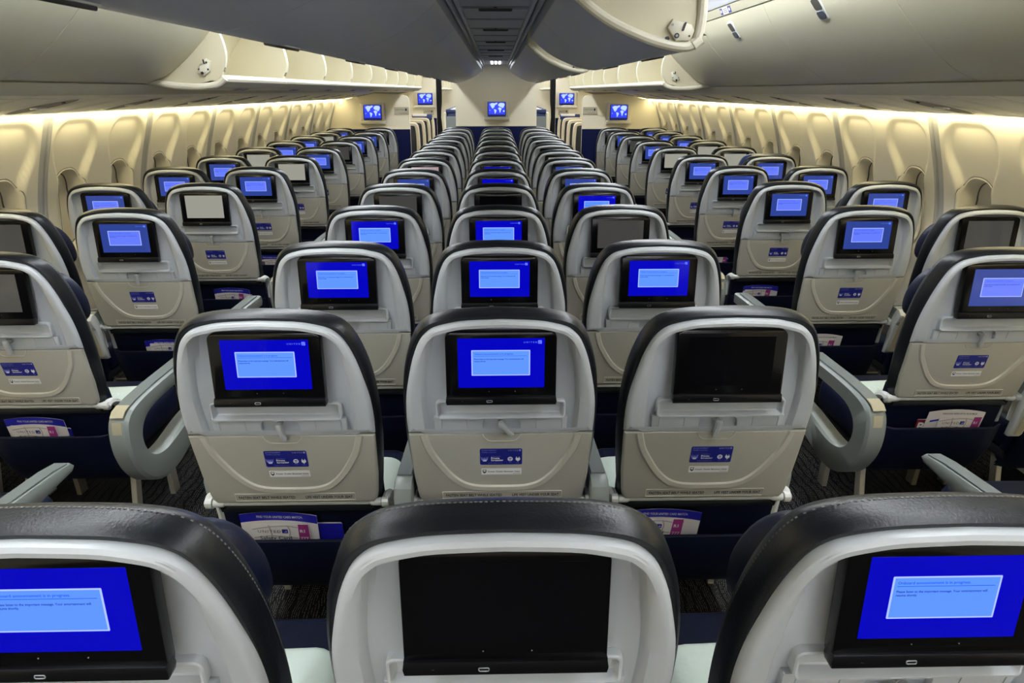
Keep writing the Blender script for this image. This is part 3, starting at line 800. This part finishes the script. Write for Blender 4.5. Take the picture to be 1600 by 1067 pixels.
# ------------------------------------------------------------------ centre bins
CB = smooth_curve([(.212, .304), (.28, .247), (.358, .197), (.45, .157), (.53, .132), (.60, .121), (.640, .130), (.662, .165), (.668, .25), (.662, .36), (.645, .440)], 4)
CBP = CB + [(.215, .440)]
def centre_bin(sg, ya, yb, label, near_end=False, handle=True):
    t = thing('overhead_bin', label, 'overhead bin', (0, ya, 0), 'centre overhead bins')
    L = yb-ya
    b = MB(); loops = []
    for y, ins in ((0, .004), (.0035, .0), (L-.0035, 0), (L, .004)):
        loops.append([(sg*x, y, Z(z)) for x, z in offset2d(CBP, ins)])
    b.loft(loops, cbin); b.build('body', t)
    if handle:
        h = MB(); h.box(-.03, .03, -.075, .075, -.010, .006, darkm, .003); h.box(-.034, .034, -.08, .08, -.004, .008, railm, .003)
        h.map(lambda x, y, z: (sg*(.622+x), y+L/2, Z(.122+z+.35*max(0, x)))); h.build('handle', t)
    if near_end:
        e = MB()
        edge = [p for p in CB]
        e.tube([(sg*x, -.012, Z(z)) for x, z in offset2d(CBP, .013)[:len(CB)-4]], .016, lipm, 10)
        e.build('end_rim', t)
        e = MB(); e.slab([(sg*x, Z(z)) for x, z in offset2d(CBP, .012)], -.010, .002, bini)
        ep = e.build('end_panel', t)
        k = MB()
        pl = [(.545, .190), (.560, .215), (.620, .200), (.632, .180), (.618, .152), (.575, .150)]
        k.slab([(sg*x, Z(z)) for x, z in pl], -.028, -.010, lipm, XZ, .005, 2)
        k.disc(sg*.575, Z(.166), .008, -.031, -.028, darkm); k.disc(sg*.575, Z(.166), .004, -.033, -.031, slot); k.disc(sg*.548, Z(.158), .007, -.020, -.010, darkm)
        k.disc(sg*.56, Z(.198), .004, -.030, -.028, slot); k.disc(sg*.615, Z(.165), .003, -.030, -.028, darkm)
        k.slab([(sg*.598, Z(.205)), (sg*.604, Z(.205)), (sg*.596, Z(.18)), (sg*.590, Z(.18))], -.032, -.028, darkm)
        k.build('latch_bracket', ep)
        c = MB(); c.tube([(sg*.632, -.014, Z(.138)), (sg*.655, -.014, Z(.155)), (sg*.662, -.014, Z(.172))], [.018, .018, .012], lipm, 10); c.build('corner_cap', t)
ys = [-2.87+1.13*i for i in range(14)]
n = 0
for i in range(len(ys)-1):
    a, c = ys[i], min(ys[i+1], 11.58)
    if c-a < .3: continue
    vis = a > .3
    if c > .4:
        n += 1
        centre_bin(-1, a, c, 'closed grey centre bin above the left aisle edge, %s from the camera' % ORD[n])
for i, (a, c) in enumerate(((2.43, 3.515), (3.515, 4.60))):
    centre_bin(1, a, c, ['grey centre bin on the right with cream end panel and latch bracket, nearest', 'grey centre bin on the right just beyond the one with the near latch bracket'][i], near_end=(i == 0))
rb = [5.30+1.045*i for i in range(7)]
for i in range(6):
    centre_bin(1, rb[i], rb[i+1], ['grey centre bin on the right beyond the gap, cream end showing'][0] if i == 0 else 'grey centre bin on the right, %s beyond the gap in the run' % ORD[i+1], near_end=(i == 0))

# ------------------------------------------------------------------ outboard bins
DP = smooth_curve([(1.715, .036), (1.69, .038), (1.616, .069), (1.54, .118), (1.46, .185), (1.39, .2545), (1.335, .320), (1.29, .395)], 4)
def door_poly(th): 
    inn = []
    for i, p in enumerate(DP):
        a = DP[max(i-1, 0)]; c = DP[min(i+1, len(DP)-1)]
        dx, dz = c[0]-a[0], c[1]-a[1]; l = sqrt(dx*dx+dz*dz)
        inn.append((p[0]-dz/l*-1*th*1.0, p[1]-dx/l*th))
    return DP + inn[::-1]
def closed_bin(sg, ya, yb, label):
    t = thing('overhead_bin', label, 'overhead bin', (0, ya, 0), 'outboard overhead bins')
    L = yb-ya
    body = [(1.74, .04), (1.60, .12), (1.50, .20), (1.40, .31), (1.34, .39), (1.34, .44), (1.60, .46), (1.95, .42), (2.2, .2), (2.2, .04)]
    b = MB(); b.slab([(sg*x, Z(z)) for x, z in body], 0, L, seam, XZ); b.build('body', t)
    b = MB(); P = door_poly(.022); loops = []
    for y, ins in ((0, .0035), (.003, 0), (L-.003, 0), (L, .0035)): loops.append([(sg*x, y, Z(z)) for x, z in offset2d(P, ins)])
    b.loft(loops, binm); d = b.build('door', t)
    # handle on the upper half of the door face
    c = (1.337, .322); tx, tz = (-.62, .785); nx, nz = (-.785, -.62)
    ax = lambda u, v, w: (sg*(c[0]+tx*v+nx*w), L/2+u, Z(c[1]+tz*v+nz*w))
    h = MB(); h.slab(rrect(-.042, .042, -.055, .055, .020, 4), -.004, .006, whitem, ax, .003, 2)
    h.slab(rrect(-.034, .034, -.004, .046, .012, 3), .006, .0068, ventm, ax); h.slab(rrect(-.034, .034, -.046, -.007, .014, 3), .006, .010, darkm2, ax, .002, 1)
    h.build('handle', d)
    s = MB(); st = [(1.288, .402), (1.268, .442), (1.285, .45), (1.31, .41)]
    s.slab([(sg*x, Z(z)) for x, z in st], 0, L, railc, XZ)
    r = s.build('label_rail', t)
    tx2, tz2 = (-.447, .894); c2 = (1.278, .422)
    ax2 = lambda u, v, w: (sg*(c2[0]+tx2*v-.894*w), L/2+u, Z(c2[1]+tz2*v-.447*w))
    k = MB(); k.slab(rrect(-.09, -.045, -.018, .018, .002, 1), 0, .0015, sticker_b, ax2); k.slab(rrect(-.04, .05, -.018, .018, .002, 1), 0, .0015, sticker_w, ax2); k.slab(rrect(.055, .09, -.018, .018, .002, 1), 0, .0015, sticker_b, ax2)
    for q in range(3): k.slab(rrect(-.03, .035, -.010+.009*q, -.007+.009*q, .0008, 1), .0015, .002, ink, ax2)
    k.slab(rrect(-.08, -.056, -.006, .008, .002, 1), .0015, .002, sticker_w, ax2); k.slab(rrect(.062, .082, -.006, .008, .002, 1), .0015, .002, sticker_w, ax2)
    k.build('row_placard', r)
darkm2 = mat('handle_paddle_grey', (.06, .065, .08), .4)
SP = smooth_curve([(1.715, .032), (1.62, .016), (1.52, .006), (1.43, .006), (1.365, .018), (1.328, .044)], 4)
def open_bin(sg, ya, yb, label, near=False):
    t = thing('overhead_bin', label, 'overhead bin', (0, ya, 0), 'outboard overhead bins')
    L = yb-ya-.006
    b = MB()
    inner = [(1.40, .050), (1.46, .034), (1.6, .036), (1.715, .05)]
    b.slab([(sg*x, Z(z)) for x, z in SP + inner], 0, L, binm, XZ); bk = b.build('bucket', t)
    b = MB(); b.tube([(sg*1.338, 0, Z(.056)), (sg*1.338, L, Z(.056))], .020, lipm, 10); b.build('front_lip', t)
    for q in (.30, .40):
        m = MB(); 
        m.slab([(sg*1.375, Z(.0115)), (sg*1.410, Z(.005)), (sg*1.410, Z(.003)), (sg*1.375, Z(.0095))], L*q, L*q+.05, sticker_b)
        m.build('row_placard', bk)
    back = [(1.715, .04), (1.70, .10), (1.65, .22), (1.56, .33), (1.42, .41), (1.30, .43), (1.28, .46), (1.60, .48), (2.0, .42), (2.2, .2), (2.2, .04)]
    b = MB(); b.slab([(sg*x, Z(z)) for x, z in back], 0, L, bini, XZ); b.build('back_panel', t)
    side_p = smooth_curve([(1.350, .060), (1.318, .13), (1.316, .20), (1.340, .28), (1.39, .345), (1.44, .40)], 4) + [(1.55, .36), (1.68, .20), (1.715, .06), (1.62, .030), (1.46, .030), (1.38, .045)]
    for y in ((0.0, .012), (L-.012, L)):
        b = MB(); b.slab([(sg*x, Z(z)) for x, z in side_p], y[0], y[1], bini, XZ)
        b.tube([(sg*x, (y[0]+y[1])/2, Z(z)) for x, z in side_p[:20]], .007, lipm, 6)
        sp = b.build('side_panel', t)
        if near and y[0] == 0:
            k = MB(); pl = [(1.395, .090), (1.385, .135), (1.405, .150), (1.440, .120), (1.455, .085), (1.425, .070)]
            k.slab([(sg*x, Z(z)) for x, z in pl], -.016, 0, lipm, XZ, .004, 2)
            for (x, z, r_) in ((1.43, .083, .007), (1.405, .132, .004), (1.40, .10, .004), (1.445, .10, .0035)): k.disc(sg*x, Z(z), r_, -.019, -.016, darkm)
            k.slab([(sg*1.415, Z(.145)), (sg*1.422, Z(.145)), (sg*1.418, Z(.125)), (sg*1.411, Z(.125))], -.019, -.016, darkm)
            k.build('latch_bracket', sp)
            r = MB(); r.tube([(sg*x, -.004, Z(z)) for x, z in [(a[0], a[1]+.016) for a in SP]], .016, lipm, 10); r.build('end_rim', t)
for sg, nm, split in ((-1, 'left', 3.69), (1, 'right', 5.89)):
    y = split; k = 0
    while y-1.1 > -3.2:
        k += 1
        if y > .2: closed_bin(sg, y-1.1, y, 'closed cream bin over the %s windows, %s' % (nm, 'next to the first open bin' if k == 1 else ORD[k]+' back from the open bins'))
        y -= 1.1
    y = split; k = 0
    while y < 12.3:
        k += 1
        open_bin(sg, y, y+1.06, 'open cream bin over the %s windows, %s' % (nm, 'nearest, with latch bracket on its end' if k == 1 else ORD[k]+' of the open ones'), near=(k == 1)); y += 1.06
    y = 15.8; k = 0
    while y < 21.5:
        k += 1; open_bin(sg, y, y+1.06, 'open cream bin beyond the far %s bulkhead, %s' % (nm, ORD[k])); y += 1.1

# ------------------------------------------------------------------ front bulkheads
def world_map(b, x0, x1, z0, z1, d, ax=XZ):
    b.slab(rrect(x0, x1, z0, z1, .008, 2), d+.004, d, mapsea, ax)
    w, h = x1-x0, z1-z0
    lands = [[(.08, .86), (.20, .95), (.42, .93), (.46, .84), (.36, .74), (.37, .66), (.30, .60), (.27, .52), (.20, .60), (.15, .72)],
             [(.42, .97), (.54, .98), (.52, .86), (.45, .85)],
             [(.33, .50), (.43, .48), (.50, .40), (.46, .30), (.42, .18), (.38, .16), (.36, .32)],
             [(.62, .90), (.72, .97), (.90, .95), (.97, .85), (.93, .70), (.88, .60), (.80, .58), (.78, .66), (.70, .66), (.60, .74), (.58, .82)],
             [(.60, .62), (.74, .62), (.80, .52), (.74, .42), (.72, .26), (.67, .24), (.64, .44), (.58, .52)],
             [(.86, .40), (.95, .42), (.97, .32), (.89, .28)], [(.06, .42), (.12, .45), (.11, .38)]]
    for L in lands: b.slab([(x0+w*u, z0+h*v) for u, v in L], d, d-.001, mapland, ax)
    b.slab([(x0+.006, z0+.002), (x1-.006, z0+.002), (x1-.004, z0+h*.10), (x0+.004, z0+h*.10)], d, d-.0012, mapblk, ax)
def wall_display(cx, cz, y, w, h, label):
    t = thing('wall_display', label, 'screen', (cx, y, cz), 'map screens on the bulkheads')
    b = MB(); b.slab(rrect(-w*.72, w*.72, -h*.66, h*.66, .012, 3), -.05, 0, housing, XZ, .01, 2)
    b.slab(rrect(-w*.76, w*.76, -h*.84, -h*.62, .008, 2), -.06, 0, housing, XZ, .006, 2)
    b.build('housing', t)
    b = MB(); b.slab(rrect(-w*.55, w*.55, -h*.56, h*.54, .016, 3), -.055, -.045, bezel, XZ, .003, 1); bz = b.build('bezel', t)
    b = MB(); world_map(b, -w/2, w/2, -h/2, h/2, -.0575); b.build('screen', bz)
def name_plaque(cx, cz, y, w, h, label):
    t = thing('name_plaque', label, 'plaque', (cx, y, cz), 'plaques on the bulkheads')
    b = MB(); b.slab(rrect(-w/2, w/2, -h/2, h/2, .006, 2), -.008, 0, plaque, XZ, .002, 1); b.build('plate', t)
    b = MB(); b.text('UNITED', -w*.42, .004, h*.30, -.0085, ink, width=w*.58, space=1.3); b.slab(rrect(w*.24, w*.36, 0, h*.30, .002, 1), -.0088, -.008, ink)
    b.text('economy plus', w*.36, -h*.36, h*.17, -.0085, ink, align='RIGHT', width=w*.52); b.build('lettering', t)
def bulkhead(poly, ya, yb, zblue, name, trims=True):
    zmin = 0
    b = MB(); b.slab(poly, ya, yb, cream); o = struct(b.build(name)); return o
def panel(x0, x1, ya, zb, name):
    b = MB(); b.slab([(x0, .0), (x1, .0), (x1, zb), (x0, zb)], ya-.012, ya, navyw); b.slab([(x0, zb), (x1, zb), (x1, zb+.012), (x0, zb+.012)], ya-.014, ya, lipm); return struct(b.build(name))
YB = 11.62
bulkhead([(-.64, 0), (.64, 0), (.64, 1.757)] + [(x, Z(z)) for x, z in CB[:24:2][::-1]] + [(.205, Z(.40)), (-.205, Z(.40))] + [(-x, Z(z)) for x, z in CB[:24:2]] + [(-.64, 1.757)], YB, YB+.05, 1.118, 'wall_front')
panel(-.64, .64, YB, 1.115, 'trim_5')
wall_display(.01, 1.375, YB-.001, .265, .20, 'map screen on the central bulkhead under the ceiling')
YS = 10.72
for sg, nm in ((-1, 'left'), (1, 'right')):
    poly = [(1.262, 0), (1.262, 1.50), (1.270, 1.545), (1.30, 1.575), (1.42, 1.597), (1.76, 1.612), (2.16, 1.535), (2.235, 1.53)] + [(wall_x(z), z) for z in (1.40, 1.25, 1.1, .9, .7, .5, .3, .1, 0)]
    bulkhead([(sg*x, z) for x, z in poly], YS, YS+.04, 1.118, 'wall_front_'+nm)
    panel(min(sg*1.262, sg*2.34), max(sg*1.262, sg*2.34), YS, 1.115, 'trim_6' if sg < 0 else 'trim_7')
    wall_display(sg*1.79, 1.352, YS-.001, .24, .195, 'map screen on the %s bulkhead facing the window seats' % nm)
    name_plaque(sg*1.375, 1.372, YS-.001, .215, .105, 'tan airline name plaque on the near %s bulkhead' % nm)
    # second bulkhead, farther on
    Y2 = 15.7
    b = MB(); b.slab([(sg*1.27, 0), (sg*2.34, 0), (sg*2.34, 1.0), (sg*2.30, 1.9), (sg*1.27, 1.9)], Y2, Y2+.05, cream); struct(b.build('wall_far_'+nm))
    panel(min(sg*1.27, sg*2.3), max(sg*1.27, sg*2.3), Y2, 1.10, 'trim_8' if sg < 0 else 'trim_9')
    wall_display(sg*1.50, 1.485, Y2-.001, .29, .215, 'map screen on the far %s bulkhead, seen through the aisle' % nm)
    name_plaque(sg*1.44, 1.215, Y2-.001, .22, .11, 'tan name plaque on the far %s bulkhead, below its map screen' % nm)
    # curtain
    b = MB(); path = [(1.155+.012*sin(i*1.3), Y2-.10+.03*i) for i in range(9)]
    front = [(1.125+.115*i/14, Y2-.30+.018*sin(i*1.6)) for i in range(15)]
    back = [(x, y+.02) for x, y in front][::-1]
    pl = front+back
    lo = []
    for k in range(13):
        z = .05+1.83*k/12; q = 1-.25*math.exp(-((z-1.15)/.22)**2)
        lo.append([(sg*(1.24+(x-1.24)*q), y, z) for x, y in pl])
    b.loft(lo, curtm)
    o = b.build('curtain', angle=70); tag(o, 'black curtain gathered beside the far %s bulkhead' % nm, 'curtain', 'aisle curtains')
# premium seats beyond the first bulkheads
def premium_meshes():
    sh = smooth_curve([(0, 1.17), (.12, 1.168), (.19, 1.155), (.225, 1.11), (.24, 1.0), (.245, .8), (.24, .5), (.235, .3)], 4)
    b = MB(); O = mirror_outline(sh)
    b.loft([[(x, y, z) for x, z in offset2d(O, i)] for i, y in ((.012, .12), (0, .10), (0, .01), (.01, -.002), (.045, -.004), (.05, .012))], premium, True, True)
    fr = b.mesh('shell')
    b = MB(); b.loft([[(x, y, z) for x, z in offset2d(O, i)] for i, y in ((.052, .010), (.055, .0), (.08, -.004))], darkm); bk = b.mesh('back_pad')
    b = MB(); b.box(-.235, .235, .10, .60, .30, .46, navy, .03); cu = b.mesh('seat_cushion')
    b = MB(); b.box(-.21, .21, .13, .56, 0, .30, darkm, .01); bs = b.mesh('base')
    b = MB(); b.box(-.20, .20, -.012, .13, 1.10, 1.205, navyb, .012); b.box(-.19, .10, -.014, .132, 1.165, 1.209, cardw, .01); hc = b.mesh('headrest_cover')
    return fr, bk, cu, bs, hc
PM = premium_meshes()
def premium_seat(x, y, label, cover=False):
    t = thing('premium_seat', label, 'seat', (x, y, 0), 'beige seats beyond the bulkheads')
    for nm, me in zip(('shell', 'back_pad', 'seat_cushion', 'base'), PM[:4]): link(nm, me, t)
    if cover: link('headrest_cover', PM[4], t)
for sg, nm in ((-1, 'left'), (1, 'right')):
    for i, y in enumerate((11.75, 12.75, 13.75, 14.7)):
        premium_seat(sg*1.485, y, 'beige-edged seat seen past the %s bulkhead, %s' % (nm, ['nearest', 'second', 'third', 'with blue and white headrest cover'][i]), cover=(i == 3))
# business pods in the centre beyond the bulkhead
def pod_meshes():
    b = MB(); b.box(-.25, .25, .02, .07, 0, 1.12, armp, .012)
    for sx in (-1, 1): b.box(sx*.275-.028, sx*.275+.028, 0, .34, 0, 1.20, cream, .012)
    sh = b.mesh('shell')
    b = MB(); b.box(-.24, .24, .08, .24, .40, 1.20, navyb, .03); bk = b.mesh('backrest')
    b = MB(); b.box(-.25, .25, .05, .26, 1.18, 1.27, navyb, .02); b.box(-.14, .14, .04, .27, 1.262, 1.276, cardw, .004); hd = b.mesh('headrest_cover')
    b = MB(); b.box(-.25, .25, .2, .80, .05, .42, navy, .03); cu = b.mesh('seat_cushion')
    return sh, bk, hd, cu
PO = pod_meshes()
for sg, nm in ((-1, 'left'), (1, 'right')):
    for i, y in enumerate((16.0, 16.8, 17.6, 18.4, 19.2, 20.0)):
        t = thing('premium_seat', 'cream-shelled pod seat with blue cover beyond the central bulkhead, %s side, %s' % (nm, ['nearest', 'second', 'third', 'fourth', 'fifth', 'farthest'][i]), 'seat', (sg*.85, y, 0), 'pod seats beyond the central bulkhead')
        for q, me in zip(('shell', 'backrest', 'headrest_cover', 'seat_cushion'), PO): link(q, me, t)
b = MB(); b.slab([(-2.4, 0), (2.4, 0), (2.4, 2.3), (-2.4, 2.3)], Y1-.06, Y1-.01, cream); struct(b.build('wall_end'))

la = bpy.data.lights.new('galley_lamp', 'AREA'); la.shape = 'RECTANGLE'; la.size = 2.4; la.size_y = .7; la.energy = 10; la.color = (.93, .89, 1.0)  # unseen area lamp added behind the camera to brighten the seat backs
lo_ = bpy.data.objects.new('galley_lamp', la); COL.objects.link(lo_); lo_.location = (0, -2.9, 1.70); lo_.rotation_euler = (radians(84), 0, 0)
# ------------------------------------------------------------------ world, camera, colour management
w = bpy.data.worlds.new('World'); scene.world = w; w.use_nodes = True
w.node_tree.nodes['Background'].inputs[0].default_value = (.02, .02, .022, 1); w.node_tree.nodes['Background'].inputs[1].default_value = .2
f = 1090.0
cam = bpy.data.cameras.new('camera'); co = bpy.data.objects.new('camera', cam); COL.objects.link(co)
cam.sensor_width = 36; cam.lens = 36*f/1600; cam.clip_start = .02; cam.clip_end = 100
th = math.atan(391/f); ps = math.atan(25*cos(th)/f)
co.location = (0, 0, H); co.rotation_euler = (pi/2-th, 0, -ps)
scene.camera = co
vs = scene.view_settings; vs.view_transform = 'Standard'; vs.look = 'None'; vs.gamma = 1; vs.use_curve_mapping = False; vs.exposure = 0.68
scene.cycles.use_denoising = True
scene.cycles.max_bounces = 10; scene.cycles.diffuse_bounces = 6
